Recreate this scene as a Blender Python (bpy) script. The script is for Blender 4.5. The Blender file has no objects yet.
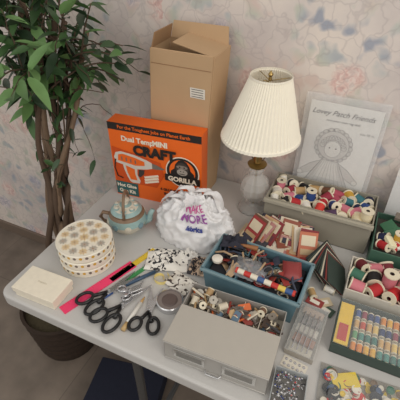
import bpy, math, random
from mathutils import Vector, Matrix, noise
rnd=random.Random(7)
R=math.radians
ZT=0.84
sc=bpy.context.scene
col=bpy.context.collection
try: sc.view_settings.view_transform='Standard'
except Exception: pass

# ---------------------------------------------------------------- materials
def lin(c):
    return tuple(((v/255)/12.92 if v/255<=0.04045 else ((v/255+0.055)/1.055)**2.4) for v in c)+(1,)
_m={}
def mat(rgb,rough=0.6,metal=0.0,var=0.08,scale=60,bump=0.0,alpha=1.0,trans=0.0,sss=0.0,name=None):
    key=(rgb,rough,metal,var,scale,bump,alpha,trans,sss)
    if key in _m: return _m[key]
    m=bpy.data.materials.new(name or 'mat_%d_%d_%d'%rgb); m.use_nodes=True
    nt=m.node_tree; b=nt.nodes['Principled BSDF']
    b.inputs['Roughness'].default_value=rough; b.inputs['Metallic'].default_value=metal
    b.inputs['Alpha'].default_value=alpha; b.inputs['Transmission Weight'].default_value=trans
    c=lin(rgb)
    tc=nt.nodes.new('ShaderNodeTexCoord'); n=nt.nodes.new('ShaderNodeTexNoise'); n.inputs['Scale'].default_value=scale
    n.inputs['Detail'].default_value=3
    nt.links.new(tc.outputs['Object'],n.inputs['Vector'])
    mx=nt.nodes.new('ShaderNodeMix'); mx.data_type='RGBA'
    mx.inputs[6].default_value=tuple(v*(1-var) for v in c[:3])+(1,)
    mx.inputs[7].default_value=tuple(min(1,v*(1+var)) for v in c[:3])+(1,)
    nt.links.new(n.outputs['Fac'],mx.inputs[0]); nt.links.new(mx.outputs[2],b.inputs['Base Color'])
    if bump>0:
        bp=nt.nodes.new('ShaderNodeBump'); bp.inputs['Strength'].default_value=bump; bp.inputs['Distance'].default_value=0.002
        nt.links.new(n.outputs['Fac'],bp.inputs['Height']); nt.links.new(bp.outputs['Normal'],b.inputs['Normal'])
    _m[key]=m; return m
def clear(a=.16): return mat((225,230,232),0.12,0,0.02,40,0,a)

# ---------------------------------------------------------------- builder
class B:
    def __init__(s,name,loc=(0,0,0),rz=0.0):
        s.name=name; s.v=[]; s.f=[]; s.fm=[]; s.fs=[]; s.mats=[]
        s.loc=loc; s.rz=rz
    def mi(s,m):
        if m not in s.mats: s.mats.append(m)
        return s.mats.index(m)
    def raw(s,vs,fs,m,M=None,smooth=False):
        o=len(s.v); M=M or Matrix.Identity(4)
        for v in vs: s.v.append(tuple(M@Vector(v)))
        k=s.mi(m)
        for f in fs: s.f.append([i+o for i in f]); s.fm.append(k); s.fs.append(smooth)
    def box(s,c,sz,m,M=None,rz=0,rx=0,ry=0):
        x,y,z=[a/2 for a in sz]
        vs=[(-x,-y,-z),(x,-y,-z),(x,y,-z),(-x,y,-z),(-x,-y,z),(x,-y,z),(x,y,z),(-x,y,z)]
        fs=[(0,3,2,1),(4,5,6,7),(0,1,5,4),(1,2,6,5),(2,3,7,6),(3,0,4,7)]
        L=Matrix.Translation(c)@Matrix.Rotation(R(rz),4,'Z')@Matrix.Rotation(R(ry),4,'Y')@Matrix.Rotation(R(rx),4,'X')
        s.raw(vs,fs,m,(M or Matrix.Identity(4))@L)
    def lathe(s,prof,m,M=None,n=24,smooth=True,sx=1,sy=1):
        ms=m if isinstance(m,list) else None
        M=M or Matrix.Identity(4)
        for i in range(len(prof)-1):
            (r0,z0),(r1,z1)=prof[i],prof[i+1]
            vs=[];fs=[]
            for j in range(n):
                a=2*math.pi*j/n; vs.append((r0*math.cos(a)*sx,r0*math.sin(a)*sy,z0))
            for j in range(n):
                a=2*math.pi*j/n; vs.append((r1*math.cos(a)*sx,r1*math.sin(a)*sy,z1))
            for j in range(n): fs.append((j,(j+1)%n,n+(j+1)%n,n+j))
            s.raw(vs,fs,ms[i] if ms else m,M,smooth)
    def cyl(s,r,h,m,M=None,n=20):
        s.lathe([(0.0001,0),(r,0),(r,h),(0.0001,h)],m,M,n,False)
    def tube(s,pts,rad,m,n=8,M=None,closed=False):
        pts=[Vector(p) for p in pts]; N=len(pts)
        rs=rad if isinstance(rad,(list,tuple)) else [rad]*N
        vs=[];fs=[]
        for i,p in enumerate(pts):
            if closed: t=pts[(i+1)%N]-pts[i-1]
            else: t=pts[min(i+1,N-1)]-pts[max(i-1,0)]
            t.normalize()
            a=t.orthogonal().normalized() if abs(t.z)>0.95 else Vector((0,0,1)).cross(t).normalized()
            b=t.cross(a)
            for j in range(n):
                th=2*math.pi*j/n; vs.append(p+rs[i]*(a*math.cos(th)+b*math.sin(th)))
        for i in range(N if closed else N-1):
            k=(i+1)%N
            for j in range(n): fs.append((i*n+j,i*n+(j+1)%n,k*n+(j+1)%n,k*n+j))
        if not closed:
            fs.append(tuple(range(n))[::-1]); fs.append(tuple((N-1)*n+j for j in range(n)))
        s.raw(vs,fs,m,M,True)
    def disc(s,r,m,M,n=16,sx=1,sy=1):
        s.raw([(r*sx*math.cos(2*math.pi*j/n),r*sy*math.sin(2*math.pi*j/n),0) for j in range(n)],[tuple(range(n))],m,M)
    def ring(s,rx,ry,w,m,M,n=28):
        vs=[]
        for k in (0,1):
            for j in range(n):
                a=2*math.pi*j/n; vs.append(((rx-w*k)*math.cos(a),(ry-w*k)*math.sin(a),0))
        s.raw(vs,[(j,(j+1)%n,n+(j+1)%n,n+j) for j in range(n)],m,M)
    def poly(s,pts,m,M,th=0.0):
        n=len(pts)
        if th==0: s.raw([(p[0],p[1],0) for p in pts],[tuple(range(n))],m,M)
        else:
            vs=[(p[0],p[1],0) for p in pts]+[(p[0],p[1],th) for p in pts]
            fs=[tuple(range(n))[::-1],tuple(range(n,2*n))]+[(i,(i+1)%n,n+(i+1)%n,n+i) for i in range(n)]
            s.raw(vs,fs,m,M)
    def text(s,body,size,m,M,fn=None,bold=0.0,shear=0):
        cu=bpy.data.curves.new('t','FONT'); cu.body=body; cu.size=size; cu.align_x='CENTER'; cu.offset=bold; cu.resolution_u=3; cu.shear=shear
        ob=bpy.data.objects.new('t',cu); col.objects.link(ob)
        dg=bpy.context.evaluated_depsgraph_get(); me=bpy.data.meshes.new_from_object(ob.evaluated_get(dg))
        vs=[v.co.copy() for v in me.vertices]; fs=[tuple(p.vertices) for p in me.polygons]
        if fn:
            import bmesh
            bm=bmesh.new(); bm.from_mesh(me); bmesh.ops.triangulate(bm,faces=bm.faces)
            bmesh.ops.subdivide_edges(bm,edges=[e for e in bm.edges if e.calc_length()>size*0.15],cuts=2)
            bmesh.ops.triangulate(bm,faces=bm.faces)
            bm.verts.index_update()
            vs=[fn(v.co) for v in bm.verts]; fs=[tuple(v.index for v in f.verts) for f in bm.faces]; bm.free()
        bpy.data.objects.remove(ob); bpy.data.meshes.remove(me)
        s.raw(vs,fs,m,M)
    def done(s,bevel=0.0,sub=0,seg=2):
        me=bpy.data.meshes.new(s.name); me.from_pydata(s.v,[],s.f)
        for m in s.mats: me.materials.append(m)
        for p,k,sm in zip(me.polygons,s.fm,s.fs): p.material_index=k; p.use_smooth=sm
        me.validate(); me.update()
        o=bpy.data.objects.new(s.name,me); col.objects.link(o); o.location=s.loc; o.rotation_euler=(0,0,R(s.rz))
        if bevel:
            md=o.modifiers.new('b','BEVEL'); md.width=bevel; md.segments=seg; md.limit_method='ANGLE'; md.angle_limit=R(50)
        return o
def T(x,y,z=0,rz=0,rx=0,ry=0):
    return Matrix.Translation((x,y,z))@Matrix.Rotation(R(rz),4,'Z')@Matrix.Rotation(R(ry),4,'Y')@Matrix.Rotation(R(rx),4,'X')

# ---------------------------------------------------------------- room
def wallpaper():
    m=bpy.data.materials.new('floral_wallpaper'); m.use_nodes=True; nt=m.node_tree; b=nt.nodes['Principled BSDF']
    b.inputs['Roughness'].default_value=0.8
    tc=nt.nodes.new('ShaderNodeTexCoord')
    def N(t): return nt.nodes.new(t)
    def noise_(scale,det=4,vec=None,dist=0):
        n=N('ShaderNodeTexNoise'); n.inputs['Scale'].default_value=scale; n.inputs['Detail'].default_value=det; n.inputs['Distortion'].default_value=dist
        nt.links.new(vec or tc.outputs['Object'],n.inputs['Vector']); return n
    def warp(scale,amt):
        wn=noise_(scale,3)
        sub=N('ShaderNodeVectorMath'); sub.operation='SUBTRACT'; sub.inputs[1].default_value=(.5,.5,.5); nt.links.new(wn.outputs['Color'],sub.inputs[0])
        scl=N('ShaderNodeVectorMath'); scl.operation='SCALE'; scl.inputs['Scale'].default_value=amt; nt.links.new(sub.outputs[0],scl.inputs[0])
        add=N('ShaderNodeVectorMath'); add.operation='ADD'; nt.links.new(tc.outputs['Object'],add.inputs[0]); nt.links.new(scl.outputs[0],add.inputs[1])
        return add.outputs[0]
    W=warp(9,.15); W2=warp(18,.07)
    def ramp(src,stops):
        r=N('ShaderNodeValToRGB'); e=r.color_ramp.elements
        e[0].position=stops[0][0]; e[0].color=stops[0][1]; e[1].position=stops[-1][0]; e[1].color=stops[-1][1]
        for p,c in stops[1:-1]:
            x=e.new(p); x.color=c
        nt.links.new(src,r.inputs[0]); return r.outputs[0]
    def mix(fac,a,c):
        x=N('ShaderNodeMix'); x.data_type='RGBA'; nt.links.new(fac,x.inputs[0])
        for k,v in ((6,a),(7,c)):
            if isinstance(v,tuple): x.inputs[k].default_value=v
            else: nt.links.new(v,x.inputs[k])
        return x.outputs[2]
    def bw(a,b2): return [(a,(1,1,1,1)),(b2,(0,0,0,1))]
    base=ramp(noise_(4.5,5).outputs['Fac'],[(0.35,lin((204,194,190))),(0.48,lin((218,208,202))),(0.62,lin((228,217,208)))])
    v1=N('ShaderNodeTexVoronoi'); v1.inputs['Scale'].default_value=15; nt.links.new(W,v1.inputs['Vector'])
    leafcol=ramp(noise_(6,2).outputs['Fac'],[(0.36,lin((164,168,180))),(0.45,lin((186,190,190))),(0.54,lin((198,199,186))),(0.64,lin((216,198,190)))])
    c=mix(ramp(v1.outputs['Distance'],bw(0.28,0.50)),base,leafcol)
    v2=N('ShaderNodeTexVoronoi'); v2.inputs['Scale'].default_value=6.6; v2.inputs['Randomness'].default_value=.8; nt.links.new(W2,v2.inputs['Vector'])
    pn=noise_(34,3,W2,2.0).outputs['Fac']
    petal=ramp(pn,[(0.34,lin((204,156,152))),(0.45,lin((222,182,174))),(0.55,lin((232,204,196))),(0.66,lin((240,224,216)))])
    petal2=ramp(pn,[(0.34,lin((162,158,176))),(0.46,lin((190,184,196))),(0.56,lin((214,204,208))),(0.66,lin((232,224,222)))])
    sep=N('ShaderNodeSeparateColor'); nt.links.new(v2.outputs['Color'],sep.inputs[0])
    pc=mix(ramp(sep.outputs[0],[(0.62,(0,0,0,1)),(0.64,(1,1,1,1))]),petal,petal2)
    fm=ramp(v2.outputs['Distance'],bw(0.32,0.46))
    gt=ramp(sep.outputs[1],[(0.28,(0,0,0,1)),(0.30,(1,1,1,1))])
    mm=N('ShaderNodeMath'); mm.operation='MULTIPLY'; nt.links.new(fm,mm.inputs[0]); nt.links.new(gt,mm.inputs[1])
    m2=N('ShaderNodeMath'); m2.operation='MULTIPLY'; nt.links.new(mm.outputs[0],m2.inputs[0]); m2.inputs[1].default_value=0.75
    c=mix(m2.outputs[0],c,pc)
    v3=N('ShaderNodeTexVoronoi'); v3.feature='DISTANCE_TO_EDGE'; v3.inputs['Scale'].default_value=18; nt.links.new(W,v3.inputs['Vector'])
    ln=ramp(v3.outputs['Distance'],[(0.0,(0.28,0.28,0.28,1)),(0.06,(0,0,0,1))])
    c=mix(ln,c,lin((156,146,148)))
    nt.links.new(c,b.inputs['Base Color'])
    return m
def floor_mat():
    m=bpy.data.materials.new('floor_tile'); m.use_nodes=True; nt=m.node_tree; b=nt.nodes['Principled BSDF']; b.inputs['Roughness'].default_value=0.5
    tc=nt.nodes.new('ShaderNodeTexCoord'); br=nt.nodes.new('ShaderNodeTexBrick'); br.offset=0
    br.inputs['Scale'].default_value=1; br.inputs['Brick Width'].default_value=0.9; br.inputs['Row Height'].default_value=0.9; br.inputs['Mortar Size'].default_value=0.002
    br.inputs['Color1'].default_value=lin((126,114,103)); br.inputs['Color2'].default_value=lin((121,109,99)); br.inputs['Mortar'].default_value=lin((104,94,85))
    nt.links.new(tc.outputs['Object'],br.inputs['Vector'])
    n=nt.nodes.new('ShaderNodeTexNoise'); n.inputs['Scale'].default_value=9; n.inputs['Detail'].default_value=6; nt.links.new(tc.outputs['Object'],n.inputs['Vector'])
    mx=nt.nodes.new('ShaderNodeMix'); mx.data_type='RGBA'; mx.blend_type='OVERLAY'; mx.inputs[0].default_value=0.5
    nt.links.new(br.outputs['Color'],mx.inputs[6]); nt.links.new(n.outputs['Fac'],mx.inputs[7]); nt.links.new(mx.outputs[2],b.inputs['Base Color'])
    return m
w=B('wall_back'); w.box((-0.5,1.27,1.3),(6,0.1,2.6),wallpaper()); w.done()
f=B('floor'); f.box((-0.5,-0.9,-0.05),(6,4.4,0.1),floor_mat()); f.done()
bb=B('baseboard_back'); bb.box((-0.5,1.213,0.035),(6,0.014,0.07),mat((120,104,92),0.5)); bb.done(0.003)

# ---------------------------------------------------------------- table
def rrect(x0,y0,x1,y1,r,n=6):
    p=[]
    for cx,cy,a0 in ((x1-r,y1-r,0),(x0+r,y1-r,90),(x0+r,y0+r,180),(x1-r,y0+r,270)):
        for i in range(n+1):
            a=R(a0+90*i/n); p.append((cx+r*math.cos(a),cy+r*math.sin(a)))
    return p
tb=B('folding_table')
tg=mat((196,194,191),0.42,0,0.03,200,0.15)
lm=mat((110,112,114),0.35,0.8)
tb.poly(rrect(-0.827,0.418,1.0,1.208,0.035),tg,T(0,0,ZT-0.042),0.042)
for x in (-0.44,0.78):
    for y in (0.50,1.10):
        tb.tube([(x,y,0.0),(x,y,ZT-0.04)],0.014,lm,12)
    tb.tube([(x,0.5,0.12),(x,1.1,0.12)],0.011,lm,10)
    tb.tube([(x,0.5,ZT-0.06),(x,1.1,ZT-0.06)],0.011,lm,10)
    tb.tube([(x,0.8,ZT-0.06),(x+(0.4 if x<0 else -0.4),0.8,ZT-0.045)],0.009,lm,8)
tb.done(0.008,seg=3)

# ---------------------------------------------------------------- cardboard box (tall, open)
cb=mat((190,158,122),0.8,0,0.06,14,0.05); cbi=mat((160,126,92),0.85,0,0.06,14); cbd=mat((152,116,82),0.8)
cx=B('cardboard_box')
W_,D_,H_=0.208,0.125,0.52; x0,y0=-0.690,1.052; sh=0.035
def P(u,v,wz): return (x0+u*W_+sh*wz, y0+v*D_, ZT+wz*H_)
def slab(a,b2,c,d,m):
    vs=[Vector(p) for p in (a,b2,c,d)]; n=(vs[1]-vs[0]).cross(vs[3]-vs[0]).normalized()*0.003
    vv=[v for v in vs]+[v+n for v in vs]
    cx.raw(vv,[(0,1,2,3),(7,6,5,4),(0,4,5,1),(1,5,6,2),(2,6,7,3),(3,7,4,0)],m)
slab(P(0,0,0),P(1,0,0),P(1,0,1),P(0,0,1),cb)
slab(P(1,1,0),P(0,1,0),P(0,1,1),P(1,1,1),cb)
slab(P(0,1,0),P(0,0,0),P(0,0,1),P(0,1,1),cb)
slab(P(1,0,0),P(1,1,0),P(1,1,1),P(1,0,1),cb)
slab(P(0,0,0.01),P(1,0,0.01),P(1,1,0.01),P(0,1,0.01),cb)
def off(p,d): return tuple(Vector(p)+Vector(d))
slab(P(0.02,1,1),P(0.98,1,1),off(P(0.95,1,1),(0,0.012,0.050)),off(P(0.05,1,1),(0,0.012,0.050)),cb)
slab(P(0,0.02,1),P(0,0.98,1),off(P(0,0.95,1),(0.012,0,0.045)),off(P(0,0.05,1),(0.012,0,0.045)),cbi)
slab(P(1,0.98,1),P(1,0.02,1),off(P(1,0.05,1),(-0.14,0.01,0.022)),off(P(1,0.95,1),(-0.14,0.01,0.022)),cb)
slab(P(0.01,0.0,1),P(0.99,0.0,1),off(P(0.96,0,1),(0,0.035,-0.03)),off(P(0.04,0,1),(0,0.035,-0.03)),cb)
FX=x0+sh*.8
cx.box((FX+0.165,y0-0.0045,ZT+0.405),(0.05,0.001,0.032),mat((226,222,212),0.6))
for k in range(4): cx.box((FX+0.165,y0-0.0053,ZT+0.394+k*0.0075),(0.04,0.0006,0.002),mat((70,66,62),0.6))
cx.box((x0+W_/2+sh*.92,y0-0.0040,ZT+0.478),(W_-.006,0.0008,0.0018),cbd)
cx.box((x0+W_/2+sh*.55,y0-0.0040,ZT+0.286),(W_-.006,0.0008,0.0015),cbd)
cx.done(0.0008)

# ---------------------------------------------------------------- orange craft kit box
ob=B('glue_gun_kit_box',(-0.622,1.0,ZT),6)
OR=mat((238,106,28),0.45,0,0.03); BK=mat((34,30,28),0.5); OW=mat((238,226,206),0.5)
ow,od,oh=0.330,0.06,0.296
ob.box((0,0,oh/2),(ow,od,oh),OR)
FM=Matrix.Translation((0,-od/2-0.0012,0))@Matrix.Rotation(R(90),4,'X')
def F(x,y,z=0): return FM@Matrix.Translation((x,y,z))
ob.box((0,-od/2-0.0005,oh-0.013),(ow,0.001,0.026),BK)
ob.text('For the Toughest Jobs on Planet Earth',0.0165,OR,F(0,oh-0.018,0.001),bold=0.0004)
ob.text('Dual Temp',0.026,OW,F(-0.060,0.234,0.001),bold=0.001)
ob.text('MINI',0.026,OW,F(0.022,0.234,0.001),bold=0.0014)
ob.text('CRAFT',0.050,BK,F(0.0,0.190,0.004),bold=0.003)
DO=mat((206,78,18),0.5); gd=mat((64,56,52),0.5); GR=mat((214,206,196),.45); DG=mat((120,110,102),.45)
ob.poly([(-.160,.064),(.00,.064),(.030,.12),(.02,.172),(-.160,.205)],DO,F(0,0,0.0004))
# barrel with rounded back, heater shroud, nozzle, curved grip, trigger
ob.poly([(-.150,.142),(-.156,.162),(-.148,.182),(-.128,.190),(-.075,.184),(-.030,.172),(-.012,.164),(-.012,.142),(-.035,.134),(-.070,.128)],GR,F(0,0,0.0010))
ob.poly([(-.012,.164),(.006,.160),(.020,.154),(.032,.150),(.032,.146),(.018,.144),(.004,.142),(-.012,.142)],DG,F(0,0,0.0012))
ob.poly([(-.142,.152),(-.138,.176),(-.120,.181),(-.075,.174),(-.040,.164),(-.040,.148),(-.075,.142)],OR,F(0,0,0.0016))
ob.poly([(-.070,.130),(-.125,.146),(-.122,.120),(-.112,.090),(-.104,.072),(-.094,.066),(-.066,.068),(-.062,.080),(-.072,.105)],GR,F(0,0,0.0012))
ob.poly([(-.080,.126),(-.114,.136),(-.110,.108),(-.100,.080),(-.074,.080),(-.080,.105)],OR,F(0,0,0.0018))
ob.poly([(-.064,.128),(-.042,.130),(-.046,.112),(-.060,.096),(-.068,.100)],gd,F(0,0,0.0016))
for i in range(4): ob.box((-.125+.017*i,-od/2-.0034,.163-.002*i),(.004,.001,.014),DG)
for i in range(3): ob.box((-.018,-od/2-.0025,.086+.011*i),(.056,.002,.008),OW,rz=0,ry=-18)
ob.tube([F(-.150,.155,.002)@Vector((0,0,0)),F(-.158,.12,.002)@Vector((0,0,0)),F(-.15,.085,.002)@Vector((0,0,0)),F(-.13,.08,.002)@Vector((0,0,0))],0.002,BK,6)
bx,by=.098,.150
ob.disc(1,OW,F(bx,by,0.0008),32,0.060,0.060)
ob.disc(1,BK,F(bx,by,0.0014),32,0.056,0.056)
ob.disc(1,OR,F(bx,by+.003,0.0020),32,0.046,0.046)
ob.poly([(bx-.044,by-.020),(bx-.040,by+.002),(bx-.028,by+.012),(bx-.024,by+.030),(bx-.012,by+.046),(bx+.002,by+.051),(bx+.016,by+.044),(bx+.026,by+.028),(bx+.030,by+.012),(bx+.042,by+.0),(bx+.044,by-.020)],BK,F(0,0,0.0024))
ob.disc(1,gd,F(bx,by+.014,0.0026),18,0.023,0.026)
ob.disc(1,mat((168,160,150),0.5),F(bx,by+.002,0.0030),16,0.019,0.013)
ob.disc(1,mat((140,128,118),0.5),F(bx,by+.022,0.0030),16,0.020,0.007)
for q in(-.008,.008): ob.disc(0.003,BK,F(bx+q,by+.022,0.0036),8)
for q in(-.005,.005): ob.disc(0.0022,BK,F(bx+q,by+.006,0.0036),8)
ob.poly([(bx-.011,by-.003),(bx+.011,by-.003),(bx+.008,by-.006),(bx-.008,by-.006)],BK,F(0,0,.0036))
ob.box((bx,-od/2-0.0045,by-.028),(0.126,0.002,0.026),BK)
ob.text('GORILLA',0.025,OW,FM@Matrix.Translation((bx,by-.0365,0.0055)),bold=0.0012)
ob.poly([(-.163,.005),(-.075,.005),(-.075,.062),(-.163,.062)],mat((44,92,92),0.5),F(0,0,0.0008))
ob.text('Hot Glue',0.02,OW,F(-.12,.040,0.0012),bold=0.0008); ob.text('Gun Kit',0.02,OW,F(-.12,.016,0.0012),bold=0.0008)
ob.text('6 GLUE STICKS',0.014,BK,F(0.06,0.060,0.001),bold=0.0006); ob.text('INCLUDED',0.014,BK,F(0.06,0.042,0.001),bold=0.0006)
ob.done(0.0015)

# ---------------------------------------------------------------- lamp
lp=B('table_lamp',(-0.298,1.084,ZT))
gl=mat((244,244,240),0.06,0,0.02,50,0,0.45,0.3); br_=mat((176,150,96),0.3,0.9)
lp.lathe([(0.001,0),(0.052,0),(0.054,0.008),(0.046,0.016),(0.028,0.024),(0.02,0.034)],gl,n=16,smooth=False)
lp.lathe([(0.02,0.034),(0.036,0.05),(0.047,0.075),(0.05,0.10),(0.042,0.125),(0.024,0.142),(0.016,0.148)],gl,n=12,smooth=False)
lp.lathe([(0.016,0.148),(0.024,0.156),(0.026,0.166),(0.014,0.176)],gl,n=12,smooth=False)
lp.lathe([(0.003,0.01),(0.003,0.18)],br_,n=8)
lp.lathe([(0.014,0.176),(0.03,0.18),(0.032,0.186),(0.012,0.192),(0.012,0.26),(0.001,0.262)],br_)
lp.lathe([(0.0145,0.2),(0.0145,0.245)],br_)
lp.lathe([(0.012,0.262),(0.016,0.28),(0.028,0.31),(0.024,0.335),(0.001,0.345)],mat((245,242,235),0.3))
for q in (1,-1): lp.tube([(q*0.016,0,0.2),(q*0.05,0,0.27),(q*0.052,0,0.38),(q*0.01,0,0.462),(0,0,0.468)],0.0015,br_,6)
SH=mat((246,240,224),0.75,0,0.03,80)
n=120; vs=[];fs=[]
lv=[(0.122,0.287),(0.1205,0.295),(0.119,0.297),(0.060,0.478),(0.0585,0.480),(0.058,0.486)]
for k,(r,z) in enumerate(lv):
    for j in range(n):
        a=2*math.pi*j/n; amp=(0.0020 if j%2 else -0.0020)*(0.35 if k in(0,1,4,5) else 1)*(r/0.12)**0.5
        rr=r+amp+(0.0025 if k in (0,1,4,5) else 0)
        tz=(z-0.277)/0.2
        vs.append((rr*math.cos(a)+0.014*tz,rr*math.sin(a),z))
for k in range(len(lv)-1):
    for j in range(n): fs.append((k*n+j,k*n+(j+1)%n,(k+1)*n+(j+1)%n,(k+1)*n+j))
lp.raw(vs,fs,SH)
for s_ in (0,1,2):
    a=R(120*s_+20); lp.tube([(0.012,0,0.468),(0.056*math.cos(a)+0.012,0.056*math.sin(a),0.478)],0.0012,br_,5)
lp.lathe([(0.001,0.466),(0.006,0.47),(0.004,0.48),(0.008,0.486),(0.001,0.497)],br_,T(0.012,0,0),n=10)
lp.done()

# ---------------------------------------------------------------- pattern sheet in plastic sleeve
pe=B('sewing_pattern_envelope')
E=Matrix.Translation((-0.073,1.182,ZT+.001))@Matrix.Rotation(R(87),4,'X')
pe.poly([(-.108,0),(.108,0),(.110,.382),(-.106,.385)],mat((226,224,220),0.5),E@Matrix.Translation((0,0,-0.002)),0.003)
ik=mat((110,106,106),0.6)
def eth(x,y,z=0.0022): return E@Matrix.Translation((x,y,z))
pe.text('Lovey Patch Friends',0.023,ik,eth(-.005,.346),bold=0.0001,shear=.4)
pe.text('sew-your-own rag doll',0.011,ik,eth(0.0,.326),shear=.3)
lg=mat((150,146,144),0.6); lw=mat((220,218,213),0.6); ls=mat((204,201,197),.6)
cxd=-.012
for k in range(20):
    a=2*math.pi*k/20; p_=(cxd+.048*math.cos(a),.246+.050*math.sin(a)); pe.disc(.012,ls,eth(p_[0],p_[1],.0020),12); pe.ring(.012,.012,.0014,lg,eth(p_[0],p_[1],.0022),14)
pe.disc(1,ls,eth(cxd,.246,.0025),28,.048,.050); pe.ring(.049,.051,.0014,lg,eth(cxd,.246,.0027))
for k in range(11):
    a=R(10+16*k); pe.ring(.009,.009,.0015,lg,eth(cxd+.034*math.cos(a),.238+.036*math.sin(a),.0029),12)
pe.disc(1,lw,eth(cxd,.234,.0032),24,.026,.029); pe.ring(.026,.029,.0011,lg,eth(cxd,.234,.0034))
for q in(-1,1):
    pe.disc(.0026,ik,eth(cxd+.010*q,.238,.0037),8)
    arm=[(cxd+.026*q,.190),(cxd+.060*q,.170),(cxd+.092*q,.140),(cxd+.082*q,.124),(cxd+.052*q,.140),(cxd+.030*q,.155)]
    pe.poly(arm,ls,eth(0,0,.0021)); pe.tube([E@Vector((a_,b_,.0022)) for a_,b_ in arm],.0006,lg,4,closed=True)
    pe.disc(.010,lw,eth(cxd+.090*q,.130,.0026),12); pe.ring(.010,.010,.0012,lg,eth(cxd+.090*q,.130,.0028),14)
    pe.poly([(cxd+.010*q,.08),(cxd+.030*q,.08),(cxd+.028*q,.045),(cxd+.012*q,.045)],lw,eth(0,0,.0024)); pe.ring(.018,.010,.0014,lg,eth(cxd+.024*q,.040,.0028),16); pe.disc(1,ls,eth(cxd+.024*q,.040,.0026),16,.017,.009)
dr=[(-.026,.192),(.026,.192),(.080,.090),(.060,.078),(.040,.086),(.018,.076),(-.005,.085),(-.030,.076),(-.055,.085),(-.080,.084)]
pe.poly([(cxd+a_,b_) for a_,b_ in dr],ls,eth(0,0,.0028)); pe.tube([E@Vector((cxd+a_,b_,.003)) for a_,b_ in dr],.0007,lg,4,closed=True)
pe.poly([(cxd-.022,.186),(cxd+.022,.186),(cxd+.042,.125),(cxd-.042,.125)],lw,eth(0,0,.0031))
for k in range(9):
    x=cxd-.024+.006*k; xx=cxd-.068+.017*k
    pe.raw([(x,.186,.0034),(x+.0009,.186,.0034),(xx+.0009,.088,.0034),(xx,.088,.0034)],[(0,1,2,3)],lg,E)
pe.text('size 18 in.',0.011,lg,eth(.078,.30))
vs=[];fs=[]
for i in range(17):
    for j in range(21):
        u,v=i/16-.5,j/20; vs.append((u*.246,v*.408,.0058+.0030*noise.noise(Vector((u*6,v*7,3)))))
for i in range(16):
    for j in range(20): k=i*21+j; fs.append((k,k+21,k+22,k+1))
pe.raw(vs,fs,mat((240,242,244),0.08,0,0.02,40,0,0.22),E,True)
pe.raw([(v[0],v[1],-.0035) for v in vs],fs,mat((240,242,244),0.08,0,0.02,40,0,0.22),E,True)
pe.done()
wp=B('folded_paper_sheet')
wp.box((0.19,1.176,ZT+0.1195),(0.14,0.003,0.235),mat((226,224,220),0.5),rx=-3); wp.box((0.185,1.169,ZT+0.102),(0.13,0.002,0.2),mat((216,216,216),0.5),rx=-3)
wp.done()

# ---------------------------------------------------------------- spools
TC=[(176,34,40),(236,232,222),(30,36,70),(204,120,136),(228,214,180),(28,26,28),(110,70,48),(52,110,120),(206,60,50),(186,40,46),(150,40,60),(196,160,110),(170,70,90),(204,160,60),(86,60,90),(40,70,130)]
def spool(b,M,r,h,c,fl=None):
    flm=fl or mat((222,212,188),0.45)
    tm=mat(c,0.7,0,0.15,400,0.3)
    b.lathe([(r*.3,0),(r,0),(r,h*.07),(r*.88,h*.10),(r*.9,h*.5),(r*.88,h*.90),(r,h*.93),(r,h),(r*.3,h),(r*.25,h*.9)],[flm,flm,flm,tm,tm,flm,flm,flm,mat((60,50,44),0.8)],M,14)
def open_box(b,cx,cy,w,d,h,m,mi=None,t=0.004,floor_z=0.003):
    b.box((cx,cy,floor_z/2),(w,d,floor_z),mi or m)
    b.box((cx,cy-d/2+t/2,h/2),(w,t,h),m); b.box((cx,cy+d/2-t/2,h/2),(w,t,h),m)
    b.box((cx-w/2+t/2,cy,h/2),(t,d-2*t,h),m); b.box((cx+w/2-t/2,cy,h/2),(t,d-2*t,h),m)
def pile(b,x0,y0,x1,y1,z0,z1,step,r,h,cols=TC,flat=.6):
    z=z0
    while z<=z1+1e-6:
        x=x0+r
        while x<=x1-r*.6:
            y=y0+r
            while y<=y1-r*.6:
                jx,jy=rnd.uniform(-.25,.25)*step,rnd.uniform(-.25,.25)*step
                lay=rnd.random()<flat
                M=Matrix.Translation((min(max(x+jx,x0+r),x1-r),min(max(y+jy,y0+r),y1-r),z+rnd.uniform(0,.008)))@Matrix.Rotation(rnd.uniform(0,6.28),4,'Z')
                if lay: M=M@Matrix.Rotation(R(rnd.uniform(60,95)),4,'X')@Matrix.Translation((0,0,-h/2))
                spool(b,M,r*rnd.uniform(.85,1.1),h*rnd.uniform(.8,1.15),rnd.choice(cols))
                y+=step
            x+=step
        z+=step*.8
tbx=B('thread_spool_box',(-0.075,1.088,ZT),0)
kg=mat((150,144,130),0.7,0,0.06,20); ki=mat((110,100,88),0.8)
open_box(tbx,0,0,0.33,0.155,0.12,kg,ki)
tbx.box((0,-0.083,0.112),(0.334,0.010,0.012),mat((172,166,150),0.7))
tbx.box((0,0,0.045),(0.32,0.145,0.08),ki)
pile(tbx,-.158,-.072,.158,.072,.098,.12,.036,.0175,.040,flat=.88)
tbx.done(0.0008)

gb=B('plastic_notions_bin',(0.215,1.050,ZT),0)
gn=mat((70,106,90),0.45)
open_box(gb,0,0,0.23,0.19,0.075,gn)
gb.box((0,0,0.03),(0.22,0.18,0.05),mat((80,74,68),0.8))
for i in range(26):
    c=rnd.choice([(236,234,228),(60,110,80),(240,236,200),(190,50,50),(120,110,100),(228,224,214)])
    gb.box((rnd.uniform(-.085,.085),rnd.uniform(-.065,.065),.07+rnd.uniform(0,.03)),(rnd.uniform(.03,.06),rnd.uniform(.02,.04),rnd.uniform(.004,.012)),mat(c,0.5),rz=rnd.uniform(0,180),rx=rnd.uniform(-25,25))
pile(gb,-.10,-.08,.02,.0,.075,.075,.034,.015,.034)
gb.done(0.0008)

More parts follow.
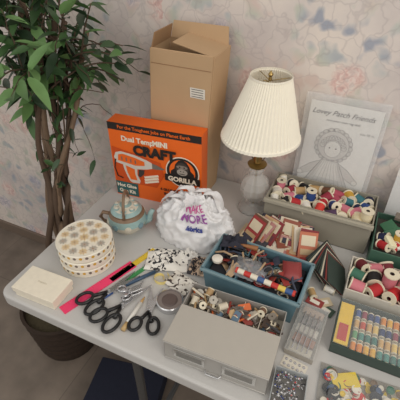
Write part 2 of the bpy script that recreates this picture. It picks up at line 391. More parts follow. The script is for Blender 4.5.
sb=B('thread_spool_carton',(0.185,0.868,ZT),0)
open_box(sb,0,0,0.255,0.135,0.05,mat((206,200,188),0.6),ki)
sb.box((0,0,0.02),(0.24,0.125,0.03),ki)
pile(sb,-.122,-.062,.122,.062,.045,.075,.041,.020,.046,[(176,34,40),(200,40,44),(226,220,206),(28,26,28),(110,30,40),(60,110,90),(30,36,70),(204,120,130),(176,34,40)],flat=.75)
sb.done(0.0008)

oc=B('thread_organizer_case',(0.165,0.705,ZT),0)
ocg=mat((60,76,70),0.4)
open_box(oc,0,0,0.22,0.15,0.035,ocg,mat((90,90,86),0.5),0.003)
cols=[[(232,180,60),(226,140,50),(214,90,40)],[(70,140,130),(60,120,110),(100,160,110)],[(230,200,120),(210,170,110),(200,80,60)],[(60,90,150),(40,60,110),(150,60,80)]]
for rr in range(4):
    for k in range(11):
        M=Matrix.Translation((-0.060+k*0.0155,-0.052+rr*0.0345,0.018))@Matrix.Rotation(R(-90),4,'X')@Matrix.Translation((0,0,-0.014))
        spool(oc,M,.0074,.028,rnd.choice(cols[(rr+ (k//4))%4]))
oc.box((-0.09,0,0.03),(0.034,0.13,0.004),mat((236,196,40),0.4))
oc.box((-0.09,-0.03,0.033),(0.022,0.05,0.003),mat((190,50,40),0.4))
oc.box((0,0,0.038),(0.216,0.146,0.0012),clear(.10))
oc.done(0.0006)

zb=B('button_bag',(0.145,0.533,ZT),4)
zb.box((0,0,0.002),(0.19,0.13,0.004),mat((150,146,138),0.3))
for i in range(100):
    c=rnd.choice([(230,226,214),(216,186,60),(30,30,34),(60,110,90),(210,204,190),(190,50,46),(40,44,54),(70,90,120),(120,100,80)])
    r=rnd.uniform(.006,.014); M=T(rnd.uniform(-.08,.08),rnd.uniform(-.052,.05),rnd.uniform(.004,.016),0,rnd.uniform(-15,15),rnd.uniform(-15,15))
    zb.lathe([(.0001,.002),(r*.7,.002),(r*.85,.0035),(r,.003),(r,0),(.0001,0)],mat(c,0.35),M,14)
zb.box((-.04,.03,.016),(.06,.035,.003),mat((222,196,60),0.4),rz=25); zb.box((.02,-.02,.016),(.05,.04,.002),mat((228,224,214),0.4),rz=-15)
vs=[];fs=[];nx,ny=14,10
for i in range(nx+1):
    for j in range(ny+1):
        u,v=i/nx,j/ny; e=min(u,1-u,v,1-v)*2
        vs.append(((u-.5)*.20,(v-.5)*.135,.004+.020*min(1,e*3)+.003*noise.noise(Vector((u*9,v*9,1)))))
for i in range(nx):
    for j in range(ny): k=i*(ny+1)+j; fs.append((k,k+ny+1,k+ny+2,k+1))
zb.raw(vs,fs,clear(.14),None,True)
zb.done()

# ---------------------------------------------------------------- round tins
tn=B('decorative_round_tins',(-0.673,0.636,ZT),0)
tw=mat((238,231,215),0.35); yl=mat((214,168,56),0.4); gb_=mat((120,108,98),0.4); brn=mat((150,100,50),0.4)
for k in range(3):
    z=k*0.030
    tn.lathe([(0.001,z),(0.078,z),(0.080,z+0.002),(0.080,z+0.014)],tw,n=48)
    tn.lathe([(0.080,z+0.014),(0.0825,z+0.0145),(0.0825,z+0.0275),(0.080,z+0.0298),(0.076,z+0.0285),(0.001,z+0.0285)],tw,n=48)
    for j in range(30):
        a=2*math.pi*j/30
        M=Matrix.Rotation(a,4,'Z')@Matrix.Translation((0.0829,0,z+0.021))@Matrix.Rotation(R(90),4,'Y')
        tn.disc(0.0048,yl if j%2 else gb_,M,10)
def daisy(b,x,y,z,r,pc,cc,n=8):
    for i in range(n):
        a=2*math.pi*i/n
        b.disc(1,pc,T(x+math.cos(a)*r*.6,y+math.sin(a)*r*.6,z)@Matrix.Rotation(a,4,'Z'),8,r*.36,r*.11)
    b.disc(r*.2,cc,T(x,y,z+.0003),10)
zz=0.0890
daisy(tn,0,0,zz,.017,yl,brn)
for i in range(6):
    a=R(60*i+10); daisy(tn,.032*math.cos(a),.032*math.sin(a),zz,.0150,gb_ if i%2 else yl,brn)
for i in range(13):
    a=R(360/13*i); daisy(tn,.060*math.cos(a),.060*math.sin(a),zz,.0140,yl if i%2 else gb_,brn)
tn.done()

wb=B('small_white_box',(-0.706,0.478,ZT),2)
wm=mat((238,229,210),0.5)
wb.box((0,0,0.014),(0.134,0.080,0.028),wm); wb.box((0,0,0.027),(0.140,0.086,0.018),wm)
wb.text('Keepsake',0.008,mat((196,184,160),0.5),T(0,0,0.0365))
wb.done(0.0015)

# ---------------------------------------------------------------- lidded ceramic pot
cp=B('lidded_ceramic_teapot',(-0.640,0.808,ZT),25)
tq=mat((150,178,176),0.3,0,0.25,45); cr=mat((212,206,190),0.32,0,0.15,60); bn=mat((130,106,84),0.45,0,0.2)
cp.lathe([(0.001,0),(0.032,0),(0.034,0.006),(0.050,0.02),(0.058,0.040),(0.053,0.060),(0.042,0.070)],[tq,cr,tq,cr,tq,bn],n=28)
cp.lathe([(0.046,0.068),(0.046,0.073),(0.036,0.082),(0.018,0.091),(0.008,0.094)],[bn,tq,cr,tq],n=28)
cp.lathe([(0.008,0.094),(0.006,0.098),(0.012,0.104),(0.012,0.110),(0.001,0.116)],cr,n=14)
cp.tube([(0.048,0,0.028),(0.066,0,0.036),(0.070,0,0.056),(0.078,0,0.070)],[0.014,0.010,0.008,0.007],tq,12)
cp.tube([(-0.046,0,0.054),(-0.07,0,0.062),(-0.080,0,0.045),(-0.070,0,0.026),(-0.048,0,0.022)],0.0055,bn,8)
for i in range(9):
    a=R(40*i); cp.lathe([(.0001,0),(.009,.001),(.010,.004),(.0001,.007)],cr if i%2 else mat((120,150,160),0.3),Matrix.Rotation(a,4,'Z')@Matrix.Translation((.055,0,.040))@Matrix.Rotation(R(90),4,'Y'),10)
for i in range(7):
    a=R(51*i+10); cp.lathe([(.0001,-.002),(.009,0),(.007,.006),(.0001,.009)],[cr,tq,cr],T(.028*math.cos(a),.028*math.sin(a),.084),9)
cp.tube([(0,0.046*math.cos(t),0.070+0.060*math.sin(t)) for t in [math.pi*i/14 for i in range(15)]],0.0045,bn,8)
cp.done().scale=(1.1,1.1,1.1)

# ---------------------------------------------------------------- plastic shopping bag
bg=B('plastic_shopping_bag',(-0.428,0.878,ZT),0)
bm_=mat((232,231,232),0.28,0,0.03,30)
def bagP(th_,ph,k=1.0):
    d=Vector((math.cos(ph)*math.cos(th_),math.cos(ph)*math.sin(th_),math.sin(ph)))
    w=abs(noise.noise(d*2.6+Vector((3,1,2))))*0.30+abs(noise.noise(d*6+Vector((7,4,1))))*0.20+abs(noise.noise(d*13+Vector((1,9,4))))*0.10
    front=max(0,-d.y)
    w*=(1-0.4*front)
    r=1.08-w
    x=d.x*0.132*r*k; y=d.y*0.088*r*k; z=max(0,d.z)*0.155*r*k
    if ph<0.9: x*=1.0+0.06*math.sin(ph*3)
    return Vector((x,y,z+0.001))
vs=[];fs=[];na,ne=120,44
for i in range(ne+1):
    ph=math.pi/2*i/ne
    for j in range(na): vs.append(bagP(2*math.pi*j/na,ph))
for i in range(ne):
    for j in range(na): fs.append((i*na+j,i*na+(j+1)%na,(i+1)*na+(j+1)%na,(i+1)*na+j))
bg.raw(vs,fs,bm_,None,True)
for hx,hy,dr,hh in ((0.045,0.03,-0.5,.05),(-0.055,0.02,0.6,.055),(0.0,.04,.3,.045),(-.08,0,1,.03)):
    N_=18; vs=[];fs=[]
    for i in range(N_+1):
        t=i/N_; a=math.pi*t
        for j in range(5):
            q=(j-2)/2
            vs.append((hx+math.cos(a)*.036+dr*.02*math.sin(a),hy+q*(.016+.008*math.sin(9*t))+.01*math.sin(a),.100+hh*math.sin(a)+.005*math.sin(14*t+q*3)))
    for i in range(N_):
        for j in range(4): k=i*5+j; fs.append((k,k+5,k+6,k+1))
    bg.raw(vs,fs,bm_,None,True)
pk=mat((206,92,156),0.4); pu=mat((160,90,166),0.4); bl=mat((60,74,150),0.4)
def onbag(v):
    th_=R(-74)+v.x/0.118; ph=0.70+v.y/0.125
    p=bagP(th_,max(0.05,ph))
    d=Vector((math.cos(th_)*math.cos(ph),math.sin(th_)*math.cos(ph),math.sin(ph)))
    return p+d*0.005
def sh_(dx,dy): return lambda v:onbag(Vector((v.x+dx,v.y+dy,0)))
bg.text('MAKE',0.036,pk,None,sh_(.004,.034),bold=0.0006)
bg.text('MORE',0.038,pu,None,sh_(.0,.003),bold=0.0006)
bg.text('fabrics',0.020,bl,None,sh_(0,-.022),bold=0.0010)
bg.done()

# ---------------------------------------------------------------- fabric scraps
def cloth(name,cx_,cy_,w,d,m,h=.012,seed=1,rz=0,z=0):
    b=B(name,(cx_,cy_,ZT+z),rz); n1=18; vs=[];fs=[]
    for i in range(n1+1):
        for j in range(n1+1):
            u,v=i/n1-.5,j/n1-.5
            hh=.002+h*max(0,.35+noise.noise(Vector((u*4+seed,v*4,seed)))+.5*abs(noise.noise(Vector((u*9,v*9+seed,2)))))*(1-(2*max(abs(u),abs(v)))**3*.8)
            k=1+.08*noise.noise(Vector((u*3,v*3,seed+5)))
            vs.append((u*w*k,v*d*k,hh))
    for i in range(n1):
        for j in range(n1): k=i*(n1+1)+j; fs.append((k,k+n1+1,k+n1+2,k+1))
    b.raw(vs,fs,m,None,True); o=b.done()
    return o
def print_mat(bg_,fg,sc_=90,lo=.42):
    m=bpy.data.materials.new('printed_fabric'); m.use_nodes=True; nt=m.node_tree; b=nt.nodes['Principled BSDF']; b.inputs['Roughness'].default_value=.85
    tc=nt.nodes.new('ShaderNodeTexCoord'); n=nt.nodes.new('ShaderNodeTexNoise'); n.inputs['Scale'].default_value=sc_; n.inputs['Detail'].default_value=1; n.inputs['Distortion'].default_value=2
    nt.links.new(tc.outputs['Object'],n.inputs['Vector'])
    r=nt.nodes.new('ShaderNodeValToRGB'); r.color_ramp.interpolation='CONSTANT'; r.color_ramp.elements[0].color=lin(fg); r.color_ramp.elements[1].position=lo; r.color_ramp.elements[1].color=lin(bg_)
    nt.links.new(n.outputs['Fac'],r.inputs[0]); nt.links.new(r.outputs[0],b.inputs['Base Color']); return m
cloth('printed_fabric_scrap',-.450,.728,.130,.090,print_mat((234,230,222),(46,46,50),38,.42),.030,3,20)
cloth('printed_fabric_scrap.001',-.372,.665,.080,.062,print_mat((230,224,214),(70,56,50),36,.41),.020,8,-15)
cloth('striped_fabric_scrap',-.350,.745,.058,.075,print_mat((206,180,156),(60,56,60),45,.5),.034,11,10)
cloth('white_cotton_scrap',-.395,.775,.05,.04,mat((236,232,226),.8),.026,15,30)

# ---------------------------------------------------------------- rulers
def strip(name,a,b2,w,m,th_=.002,tick=None,z=0):
    a,b2=Vector(a),Vector(b2); L=(b2-a).length; ang=math.degrees(math.atan2(b2.y-a.y,b2.x-a.x)); c=(a+b2)/2
    b=B(name,(c.x,c.y,ZT+z),ang); b.box((0,0,th_/2),(L,w,th_),m)
    if tick:
        k=int(L/.0064)
        for i in range(1,k):
            l=w*.35 if i%4==0 else w*.18
            b.box((-L/2+i*.0064,w/2-l/2,th_+.0002),(.0007,l,.0004),tick)
        b.disc(.003,tick,T(L/2-.01,0,th_+.0003),12)
    b.done()
strip('pink_ruler',(-.618,.446),(-.536,.672),.030,mat((240,64,112),.35),.003,mat((200,44,90),.4))
strip('wooden_ruler',(-.560,.590),(-.508,.752),.018,mat((222,190,60),.5),.003,mat((160,134,50),.5),.0)
strip('green_measuring_gauge',(-.534,.570),(-.484,.705),.013,mat((64,144,84),.4),.003,mat((190,214,190),.4),.0)
ck=B('craft_knife',(-.478,.640,ZT),58)
ck.tube([(-.06,0,.0056),(.035,0,.0056)],.0055,mat((60,84,110),.4),10); ck.tube([(.035,0,.0056),(.05,0,.0056)],.004,lm,10)
ck.poly([(.05,-.004),(.075,0),(.05,.004)],mat((200,200,204),.2,.9),T(0,0,.005),.001); ck.done()

# ---------------------------------------------------------------- scissors
BLK=mat((24,24,26),.35); STL=mat((210,210,212),.22,.85)
def scissors(name,hx,hy,tx,ty,op=9,hm=BLK,z=0.0,loop=.020,tr=.0046):
    hx_,t_=Vector((hx,hy)),Vector((tx,ty)); L=(t_-hx_).length; ang=math.degrees(math.atan2(ty-hy,tx-hx))
    b=B(name,(hx,hy,ZT+z),ang); pv=L*.48
    for s_,zz in((1,.003),(-1,.006)):
        M=T(pv,0,zz)@Matrix.Rotation(R(s_*op),4,'Z')
        bl_=L-pv
        b.poly([(-.012,-.006),(.0,-.008),(bl_*.5,-.006),(bl_,-.0005),(bl_,.0008),(bl_*.5,.006),(0,.0085),(-.012,.006)],STL,M,.0022)
        b.tube([M@Vector((-.006,0,.001)),M@Vector((-.028,-s_*.004,.002)),M@Vector((-pv+2.0*loop,-s_*.008,.003))],[.005,.005,.006],hm,8)
        e=1.3 if s_>0 else 1.05
        b.tube([M@Vector((-pv+loop*e+loop*e*math.cos(a),-s_*(.012)+loop*.78*math.sin(a),.004)) for a in [2*math.pi*i/20 for i in range(20)]],tr,hm,8,closed=True)
    b.lathe([(.0001,.0035),(.004,.003),(.005,0)],STL,T(pv,0,.0085),12)
    b.done()
scissors('fabric_scissors',-.572,.468,-.500,.640,8,z=.003,loop=.022)
scissors('fabric_scissors',-.499,.440,-.455,.625,9,z=.002,loop=.023)
scissors('embroidery_scissors',-.384,.472,-.424,.622,13,z=.001,loop=.019)
scissors('thread_snips',-.500,.545,-.462,.600,14,mat((196,196,200),.25,.8),z=.010,loop=.011,tr=.0022)
pn=B('marking_pen',(-.436,.52,ZT),92)
pn.tube([(-.055,0,.0066),(.035,0,.006)],.0058,mat((236,234,226),.4),12); pn.tube([(.035,0,.006),(.048,0,.006),(.058,0,.006)],[.0045,.003,.001],mat((190,150,90),.4),10); pn.tube([(-.058,0,.0066),(-.035,0,.0066)],.0065,mat((190,160,110),.4),12); pn.done()
rt=B('round_pin_tin',(-.366,.590,ZT),0)
rt.lathe([(.0001,0),(.036,0),(.037,.004),(.037,.018),(.034,.020),(.033,.016),(.0001,.016)],[STL,STL,STL,STL,mat((150,140,136),.3,.5),mat((150,140,136),.3,.5)],n=36)
rt.lathe([(.0001,.0195),(.018,.0185),(.022,.0165)],mat((110,96,92),.4,.3),n=24); rt.done()
sr=B('seam_ripper',(-.536,.535,ZT),66)
sr.tube([(-.03,0,.0036),(.02,0,.0036)],[.0035,.003],mat((60,90,150),.4),10); sr.tube([(.02,0,.0036),(.04,0,.0036)],[.0016,.0008],STL,8); sr.tube([(.03,0,.0036),(.034,.005,.0036)],.0008,STL,6); sr.done()
mt=B('measuring_tape',(-.432,.655,ZT),0)
pts=[]
for i in range(40):
    t=i/39; a=t*7.5; r=.010+.018*t; pts.append((r*math.cos(a),r*math.sin(a)*.9))
vs=[];fs=[]
for i,(x,y) in enumerate(pts): vs+=[(x,y,.0005),(x,y,.0125)]
for i in range(len(pts)-1): fs.append((2*i,2*i+2,2*i+3,2*i+1))
mt.raw(vs,fs,mat((238,218,140),.5),None,True); mt.done()
lt=B('loose_thread_spools',(0,0,ZT),0)
for x,y,rz_,c in ((-.020,.780,30,(196,160,110)),(.022,.815,80,(236,232,222))):
    spool(lt,T(x,y,.0115,rz_)@Matrix.Rotation(R(90),4,'X')@T(0,0,-.015),.0112,.030,c)
lt.done()
npk=B('needle_packets',(0.030,.775,ZT),0)
for i,(x,y,rz_,c) in enumerate([(-.028,-.03,10,(220,210,190)),(.0,-.02,-20,(60,84,70)),(-.01,.0,35,(206,190,160)),(-.032,-.01,-12,(150,60,56))]):
    npk.box((x-.005,y-.008,.0015+.0022*i),(.045,.028,.002),mat(c,.5),rz=rz_)
    npk.box((x-.005,y-.008,.0028+.0022*i),(.026,.012,.0006),mat((236,230,216),.5),rz=rz_)
npk.done()

# ---------------------------------------------------------------- grey metal card-file tin
mb=B('metal_file_box',(-.182,.545,ZT),3)
gm=mat((176,173,168),.38,.25,.04,60); gi=mat((206,198,182),.55,.0,.05)
w,d,h=.25,.185,.072
mb.box((0,0,.002),(w,d,.004),gm)
for (c,s_) in (((0,-d/2+.001,h/2),(w,.002,h)),((0,d/2-.001,h/2),(w,.002,h)),((-w/2+.001,0,h/2),(.002,d,h)),((w/2-.001,0,h/2),(.002,d,h))): mb.box(c,s_,gm)
mb.box((0,-.038,h-.001),(w+.003,.110,.004),mat((182,177,168),.45,.1,.04,30))
mb.box((0,.017,h-.012),(w-.004,.002,.024),gm)
mb.box((0,.054,.03),(w-.006,.072,.01),gi)
for x in(-.06,.02,.07): mb.box((x,.054,.05),(.0015,.07,.034),gi)
for x in (-.06,.06):
    mb.box((x,-d/2-.002,.042),(.078,.003,.032),mat((214,214,212),.2,.85)); mb.box((x,-d/2-.0038,.042),(.064,.0012,.020),mat((140,138,134),.35,.4))
mb.tube([(-.02,-d/2-.001,.014),(-.015,-d/2-.01,.012),(.015,-d/2-.01,.012),(.02,-d/2-.001,.014)],.002,STL,8)
mb.tube([(-w/2-.001,-d/2,.068),(w/2+.001,-d/2,.068)],.0022,gm,8)
mb.tube([(-w/2,-d/2-.0005,.006),(w/2,-d/2-.0005,.006)],.002,gm,8)
cols2=[(216,110,60),(206,196,176),(60,60,64),(170,140,100),(96,120,140),(190,160,120),(150,60,50),(100,90,84),(120,90,70),(70,56,48)]
for i in range(72):
    x=rnd.uniform(-.11,.11); y=rnd.uniform(.03,.078); z=.045+rnd.uniform(0,.026); c=rnd.choice(cols2); k=rnd.random()
    M=T(x,y,z,rnd.uniform(0,360),rnd.uniform(-40,40),rnd.uniform(-30,30))
    if k<.25: spool(mb,M@Matrix.Rotation(R(80),4,'X')@T(0,0,-.012),.010,.022,c)
    elif k<.4: mb.lathe([(.002,0),(.011,0),(.011,.003),(.003,.004),(.003,.008),(.011,.009),(.011,.012),(.002,.012)],mat((170,164,154),.3,.7),M,14)
    elif k<.75: mb.tube([M@Vector((-.022,0,0)),M@Vector((.022,0,0))],.003,mat(c,.5),8)
    else: mb.box((0,0,0),(.032,.018,.004),mat(c,.5),M)
mb.done(.0006)

# ---------------------------------------------------------------- blue-grey sewing tray
tt=B('blue_sewing_basket',(-.172,.740,ZT),-2)
te=mat((88,120,132),.4,0,.03); tl=mat((120,146,154),.4)
def taper(b,w,d,h,m,k=.93,t=.004):
    def ring(a,c,z): return [(-a/2,-c/2,z),(a/2,-c/2,z),(a/2,c/2,z),(-a/2,c/2,z)]
    vs=ring(w*k,d*k,0)+ring(w,d,h)+ring(w-2*t,d-2*t,h)+ring(w*k-2*t,d*k-2*t,t)
    fs=[(3,2,1,0),(12,13,14,15)]
    for i in range(4):
        j=(i+1)%4
        fs+=[(i,j,4+j,4+i),(4+i,4+j,8+j,8+i),(8+i,8+j,12+j,12+i)]
    b.raw(vs,fs,m)
taper(tt,.264,.146,.092,te)
for sx_,sy_,w_,d_ in ((0,-.074,.274,.010),(0,.074,.274,.010),(-.133,0,.010,.148),(.133,0,.010,.148)): tt.box((sx_,sy_,.088),(w_,d_,.007),tl)
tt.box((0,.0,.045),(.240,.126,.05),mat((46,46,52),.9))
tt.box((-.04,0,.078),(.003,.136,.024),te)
for i in range(95):
    x=rnd.uniform(-.112,.112); y=rnd.uniform(-.055,.055); z=.072+rnd.uniform(0,.024); k=rnd.random(); c=rnd.choice([(40,40,48),(150,50,44),(206,196,178),(60,66,84),(120,84,60),(180,152,120),(30,30,34),(90,84,90),(96,66,50),(70,100,110)])
    M=T(x,y,z,rnd.uniform(0,360),rnd.uniform(-30,30),rnd.uniform(-25,25))
    if k<.12: spool(tt,M@Matrix.Rotation(R(80),4,'X')@T(0,0,-.012),.011,.026,c)
    elif k<.5: tt.tube([M@Vector((-.03,0,0)),M@Vector((0,.006,.003)),M@Vector((.03,0,0))],.003,mat(c,.6),8)
    elif k<.75: tt.box((0,0,0),(.042,.018,.003),mat(c,.6),M)
    else: tt.tube([M@Vector((.016*math.cos(a),.012*math.sin(a),0)) for a in [2*math.pi*q/14 for q in range(14)]],.0020,mat(c,.5),6,closed=True)
vs=[];fs=[]
for i in range(17):
    for j in range(17):
        u,v=i/16-.5,j/16-.5; vs.append((-.02+u*.10,-.018+v*.075,.086+.024*math.cos(u*3)*math.cos(v*3)+.012*abs(noise.noise(Vector((u*8,v*8,0))))))
for i in range(16):
    for j in range(16): k=i*17+j; fs.append((k,k+17,k+18,k+1))
tt.raw(vs,fs,mat((170,172,176),.12,0,.05,40,0,.5),None,True)
Mx=T(.035,-.050,.101,-3)@Matrix.Rotation(R(90),4,'Y')
cc=[(226,218,200),(190,50,44),(226,218,200),(60,90,140),(226,218,200),(190,50,44),(220,190,90),(60,90,140)]
for i,c in enumerate(cc): tt.lathe([(.0075,-.075+i*.019),(.0075,-.075+(i+1)*.019)],mat(c,.4),Mx,14)
tt.cyl(.008,.006,mat((200,60,50),.4),Mx@T(0,0,-.08)); tt.cyl(.008,.006,mat((200,60,50),.4),Mx@T(0,0,.077))
rm_=mat((140,54,54),.45)
vs=[];fs=[]
for i in range(9):
    for j in range(9):
        u,v=i/8-.5,j/8-.5; vs.append((u*.05,v*.062,.004+.013*(1-(2*max(abs(u),abs(v)))**3)))
for i in range(8):
    for j in range(8): k=i*9+j; fs.append((k,k+9,k+10,k+1))
tt.raw(vs,fs,rm_,T(.088,.022,.092,18,8),True)
tt.tube([(-.10,.03,.098),(-.06,.045,.104),(-.02,.05,.104)],[.006,.0045,.008],mat((150,100,60),.4),10)
tt.lathe([(.0001,0),(.014,.002),(.015,.010),(.0001,.014)],mat((226,220,208),.4),T(-.105,-.035,.096),14)
tt.done(.0008)
cloth('navy_fabric_scrap',-.262,.792,.07,.045,mat((48,48,60),.9),.035,4,10,.093)

# ---------------------------------------------------------------- bias tape packets (fan)
bt=B('bias_tape_packets',(0,0,ZT),0)
pc=[(214,194,160),(160,56,56),(112,80,60),(216,200,174),(190,136,132),(56,54,68),(190,158,118),(226,214,196),(136,48,54),(196,116,86),(84,76,66),(212,190,156),(228,220,204),(108,56,62),(200,172,134),(66,66,74),(212,198,176),(150,84,66)]
for i in range(28):
    t=i/27; x=-.268+.205*t; y=.893+.030*math.sin(t*3)+rnd.uniform(-.010,.010)
    M=T(x,y,.002+rnd.uniform(0,.006),-34+50*t+rnd.uniform(-10,10),0,0)@Matrix.Rotation(R(-46+rnd.uniform(-10,10)),4,'X')
    c=pc[i%len(pc)]
    bt.box((0,0,.050),(.054,.005,.092),mat(c,.6),M); bt.box((0,-.0031,.070),(.042,.001,.032),mat((220,206,178),.5),M)
    bt.box((0,-.0031,.035),(.042,.0012,.018),mat(pc[(i+5)%len(pc)],.6),M)
for i in range(14):
    c=pc[(i*5)%len(pc)]
    bt.box((-.255+.205*(i/13)+rnd.uniform(-.01,.01),.94+rnd.uniform(-.02,.02),.010+.003*(i%4)),(.055,.075,.006),mat(c,.6),rz=rnd.uniform(-40,40))
bt.done(.0008)
zp=B('zipper_bundle',(0.036,.872,ZT),0)
for i in range(12):
    c=[(36,42,40),(56,68,62),(206,196,176),(40,38,42),(130,56,52),(50,64,58)][i%6]
    M=T(-.022+.0042*i,.015-.002*i,.002,68+3*i)@Matrix.Rotation(R(-48),4,'X')
    zp.box((0,0,.044),(.11,.003,.080),mat(c,.7),M)
zp.done(.0006)

# ---------------------------------------------------------------- clear cases / pins
cc_=B('clear_plastic_case',(-.005,.655,ZT),-3)
open_box(cc_,0,0,.07,.155,.02,mat((196,190,180),.2,0,.02,40,0,.55),mat((176,166,150),.5),.002)
cc_.box((0,0,.0205),(.072,.157,.0015),clear(.18))
for i in range(5): cc_.box((0,-.06+.03*i,.010),(.055,.022,.008),mat([(206,196,176),(170,114,84),(216,208,194),(140,132,124),(186,160,138)][i],.5),rz=rnd.uniform(-6,6))
for i in range(4): cc_.tube([(-.02+.012*i,-.07,.023),(-.018+.012*i,.05,.023)],.0018,STL,6)
cc_.done(.0005)
pp=B('pin_box',(-.008,.488,ZT),6)
open_box(pp,0,0,.075,.088,.020,mat((190,196,198),.2,0,.02,40,0,.7),mat((120,118,114),.5),.002)
for i in range(110):
    x,y=rnd.uniform(-.033,.033),rnd.uniform(-.039,.039); a=rnd.uniform(0,3.14)
    q=Vector((x,y,rnd.uniform(.006,.018))); dd=Vector((math.cos(a),math.sin(a),0))*.006
    pp.tube([q-dd,q+dd],.0006,STL,4)
    pp.lathe([(.0001,.002),(.0022,0),(.0001,-.002)],mat(rnd.choice([(226,226,226),(40,60,130),(200,60,60),(180,180,184),(30,30,34)]),.3),T(*q),6)
pp.done()
sp=B('snap_fastener_card',(-.012,.556,ZT),-8)
sp.box((0,0,.001),(.06,.03,.002),mat((218,212,198),.5))
for i in range(5):
    for j in range(2): sp.lathe([(.0001,.002),(.003,.0015),(.004,0)],STL,T(-.022+.011*i,-.007+.014*j,.002),10)
sp.done()

# ---------------------------------------------------------------- made-up navy stand-in for an unidentified dark shape below the table
nb=B('folded_navy_stand_in',(-.64,.62,0),12)
nm=mat((26,30,48),.9,0,.15,60,.4)
for k in range(4):
    z=.002+k*.02; nb.tube([(-.15,-.12+0.0,z+.01),(.15,-.12,z+.01)],.0095,nm,10); nb.box((0,.0,z+.01),(.30,.24,.018),nm,rz=0)
nb.done(.004)

# ---------------------------------------------------------------- ficus tree
fp=B('potted_ficus_tree',(0,0,0),0)
pot=mat((54,40,30),.8,0,.3,60,.6); bark=mat((126,104,84),.85,0,.2,50,.5); bark2=mat((92,74,60),.85,0,.2,50,.5)
px,py=-1.06,.765
prof=[(.001,0),(.135,0)]
for i in range(11): prof+= [(.138+.0025*i+ (.004 if i%2 else 0),.012+.022*i)]
prof+=[(.170,.26),(.156,.262),(.150,.235),(.001,.235)]
fp.lathe(prof,pot,T(px,py),32)
fp.lathe([(.151,.236),(.08,.25),(.001,.255)],mat((70,62,44),.95,0,.4,80,1.0),T(px,py),24)
tops=[(-.98,1.02,1.45),(-1.05,.98,1.5),(-.90,1.0,1.42),(-1.12,1.04,1.5),(-.96,.92,1.40),(-.87,1.06,1.38),(-1.02,1.08,1.45)]
br=[]
for i,t in enumerate(tops):
    a=2*math.pi*i/len(tops); base=Vector((px+.05*math.cos(a),py+.05*math.sin(a),.24)); top=Vector(t); pts=[];rs=[]
    mid=Vector((-1.06+.04*math.cos(a),.93+.05*math.sin(a),.72))
    for k in range(25):
        u=k/24; p=base*(1-u)**2+mid*2*u*(1-u)+top*u*u
        sway=.032*math.sin(u*10+a)*(1-u*.3); p=p+Vector((sway*math.cos(a+u*5),sway*math.sin(a+u*5),0))
        p.y=min(p.y,1.17); p.x=min(p.x,-.87)
        pts.append(p); rs.append(.0140*(1-.5*u)+.001)
    fp.tube(pts,rs,bark if i%2 else bark2,8); br.append(pts)
LM=[mat((52,78,46),.38,0,.2,30),mat((68,100,56),.38,0,.2,30),mat((42,62,40),.38,0,.2,30),mat((104,140,84),.38,0,.2,30)]
def leaf(p,d,L,m,roll):
    d=d.normalized(); sd=d.cross(Vector((0,0,1)))
    if sd.length<.1: sd=Vector((1,0,0))
    sd.normalize(); up=sd.cross(d); Rm=Matrix.Rotation(roll,3,d); sd=Rm@sd; up=Rm@up
    if p.x+d.x*L>-.80 and p.z+min(0,d.z)*L<1.2: return
    prof=[(0,.02),(.12,.24),(.32,.36),(.55,.33),(.78,.19),(1.0,.0)]
    vs=[];fs=[]
    for t,w_ in prof:
        c=p+d*L*t-Vector((0,0,1))*L*.18*t*t
        vs+=[c-sd*w_*L*.5+up*w_*L*.14,c,c+sd*w_*L*.5+up*w_*L*.14]
    for i in range(len(prof)-1):
        k=i*3; fs+=[(k,k+1,k+4,k+3),(k+1,k+2,k+5,k+4)]
    fp.raw(vs,fs,m,None,True)
def twig(a,b2,nl,L,bright=.12,r=.003):
    a,b2=Vector(a),Vector(b2); pts=[]
    for k in range(9):
        u=k/8; p=a.lerp(b2,u)+Vector((0,0,.05*math.sin(math.pi*u)))+Vector((rnd.uniform(-.006,.006),rnd.uniform(-.006,.006),0)); pts.append(p)
    fp.tube(pts,[r*(1-.6*k/8) for k in range(9)],bark2,6)
    for i in range(nl):
        u=.25+.75*i/max(1,nl-1); k=min(7,int(u*8)); p=pts[k].lerp(pts[k+1],u*8-k)
        dr=(b2-a).normalized()*.6+Vector((rnd.uniform(-1,1),rnd.uniform(-1,1),rnd.uniform(-.9,.3)))
        dr.y=min(dr.y,(1.2-p.y)/L*.5)
        m=LM[3] if rnd.random()<bright else rnd.choice(LM[:3])
        leaf(p,dr,L*rnd.uniform(.7,1.15),m,rnd.uniform(-.8,.8))
def clampy(v):
    v=Vector(v); v.y=min(v.y,1.13)
    if v.x>-.82: v.z=max(v.z,1.22)
    return v
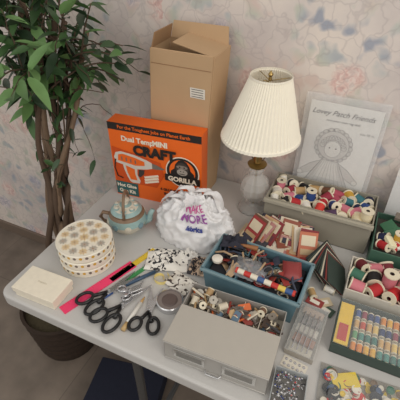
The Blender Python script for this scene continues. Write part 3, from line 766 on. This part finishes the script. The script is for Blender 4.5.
for i in range(56):
    pts=rnd.choice(br); k=rnd.randint(17,24); a=pts[k]
    tx=rnd.choice([rnd.uniform(-1.28,-.95),rnd.uniform(-1.2,-.72)])
    b2=clampy((tx,rnd.uniform(.78,1.12),rnd.uniform(1.24,1.62) if tx>-.95 else rnd.uniform(1.10,1.62)))
    twig(a,b2,8,.078)
for e,nl,L,brt in [((-.82,.72,1.36),8,.105,.8),((-.88,.70,1.30),8,.10,.7),((-.92,.68,1.33),7,.10,.7),((-.73,.95,1.36),8,.08,.2),((-.70,.98,1.38),8,.07,.1),((-.71,1.0,1.32),8,.07,.1),((-.76,1.02,1.26),8,.07,.1),((-.90,.78,1.42),9,.09,.5),((-.95,.80,1.25),9,.08,.2),((-1.0,.85,1.15),9,.08,.1),((-.80,.86,1.48),8,.075,.2),((-.74,.92,1.50),8,.07,.1),((-.86,1.05,1.22),8,.06,.1)]:
    twig(br[rnd.randint(0,6)][20],e,nl,L,brt,.004)
for i in range(18):
    a=rnd.choice(br)[rnd.randint(12,20)]; b2=clampy(a+Vector((rnd.uniform(-.12,.12),rnd.uniform(-.05,.1),rnd.uniform(-.25,.10)))); b2.x=min(b2.x,-.84); b2.z=max(b2.z,.95)
    twig(a,b2,2,.055,0,.002)
fp.done()

# ---------------------------------------------------------------- light, world, camera
wd=bpy.data.worlds.new('w'); sc.world=wd; wd.use_nodes=True
wd.node_tree.nodes['Background'].inputs[0].default_value=(1.0,0.965,0.91,1); wd.node_tree.nodes['Background'].inputs[1].default_value=0.56
def area(loc,tgt,size,e,c=(1,1,1)):
    l=bpy.data.lights.new('a','AREA'); l.size=size; l.energy=e; l.color=c
    o=bpy.data.objects.new('window_light',l); col.objects.link(o); o.location=loc
    o.rotation_euler=(Vector(tgt)-Vector(loc)).to_track_quat('-Z','Y').to_euler()
area((1.3,-0.2,2.5),(-.2,.95,1.0),1.5,22,(1,.94,.86))
area((-1.0,-1.2,2.5),(-.5,1.0,1.2),1.8,10,(1,.98,.95))
cd=bpy.data.cameras.new('cam'); cam=bpy.data.objects.new('cam',cd); col.objects.link(cam)
cd.lens=36; cd.sensor_width=36; cd.clip_start=.02
cam.location=(0,0,ZT+.9); cam.rotation_euler=(R(52),0,R(25)); sc.camera=cam
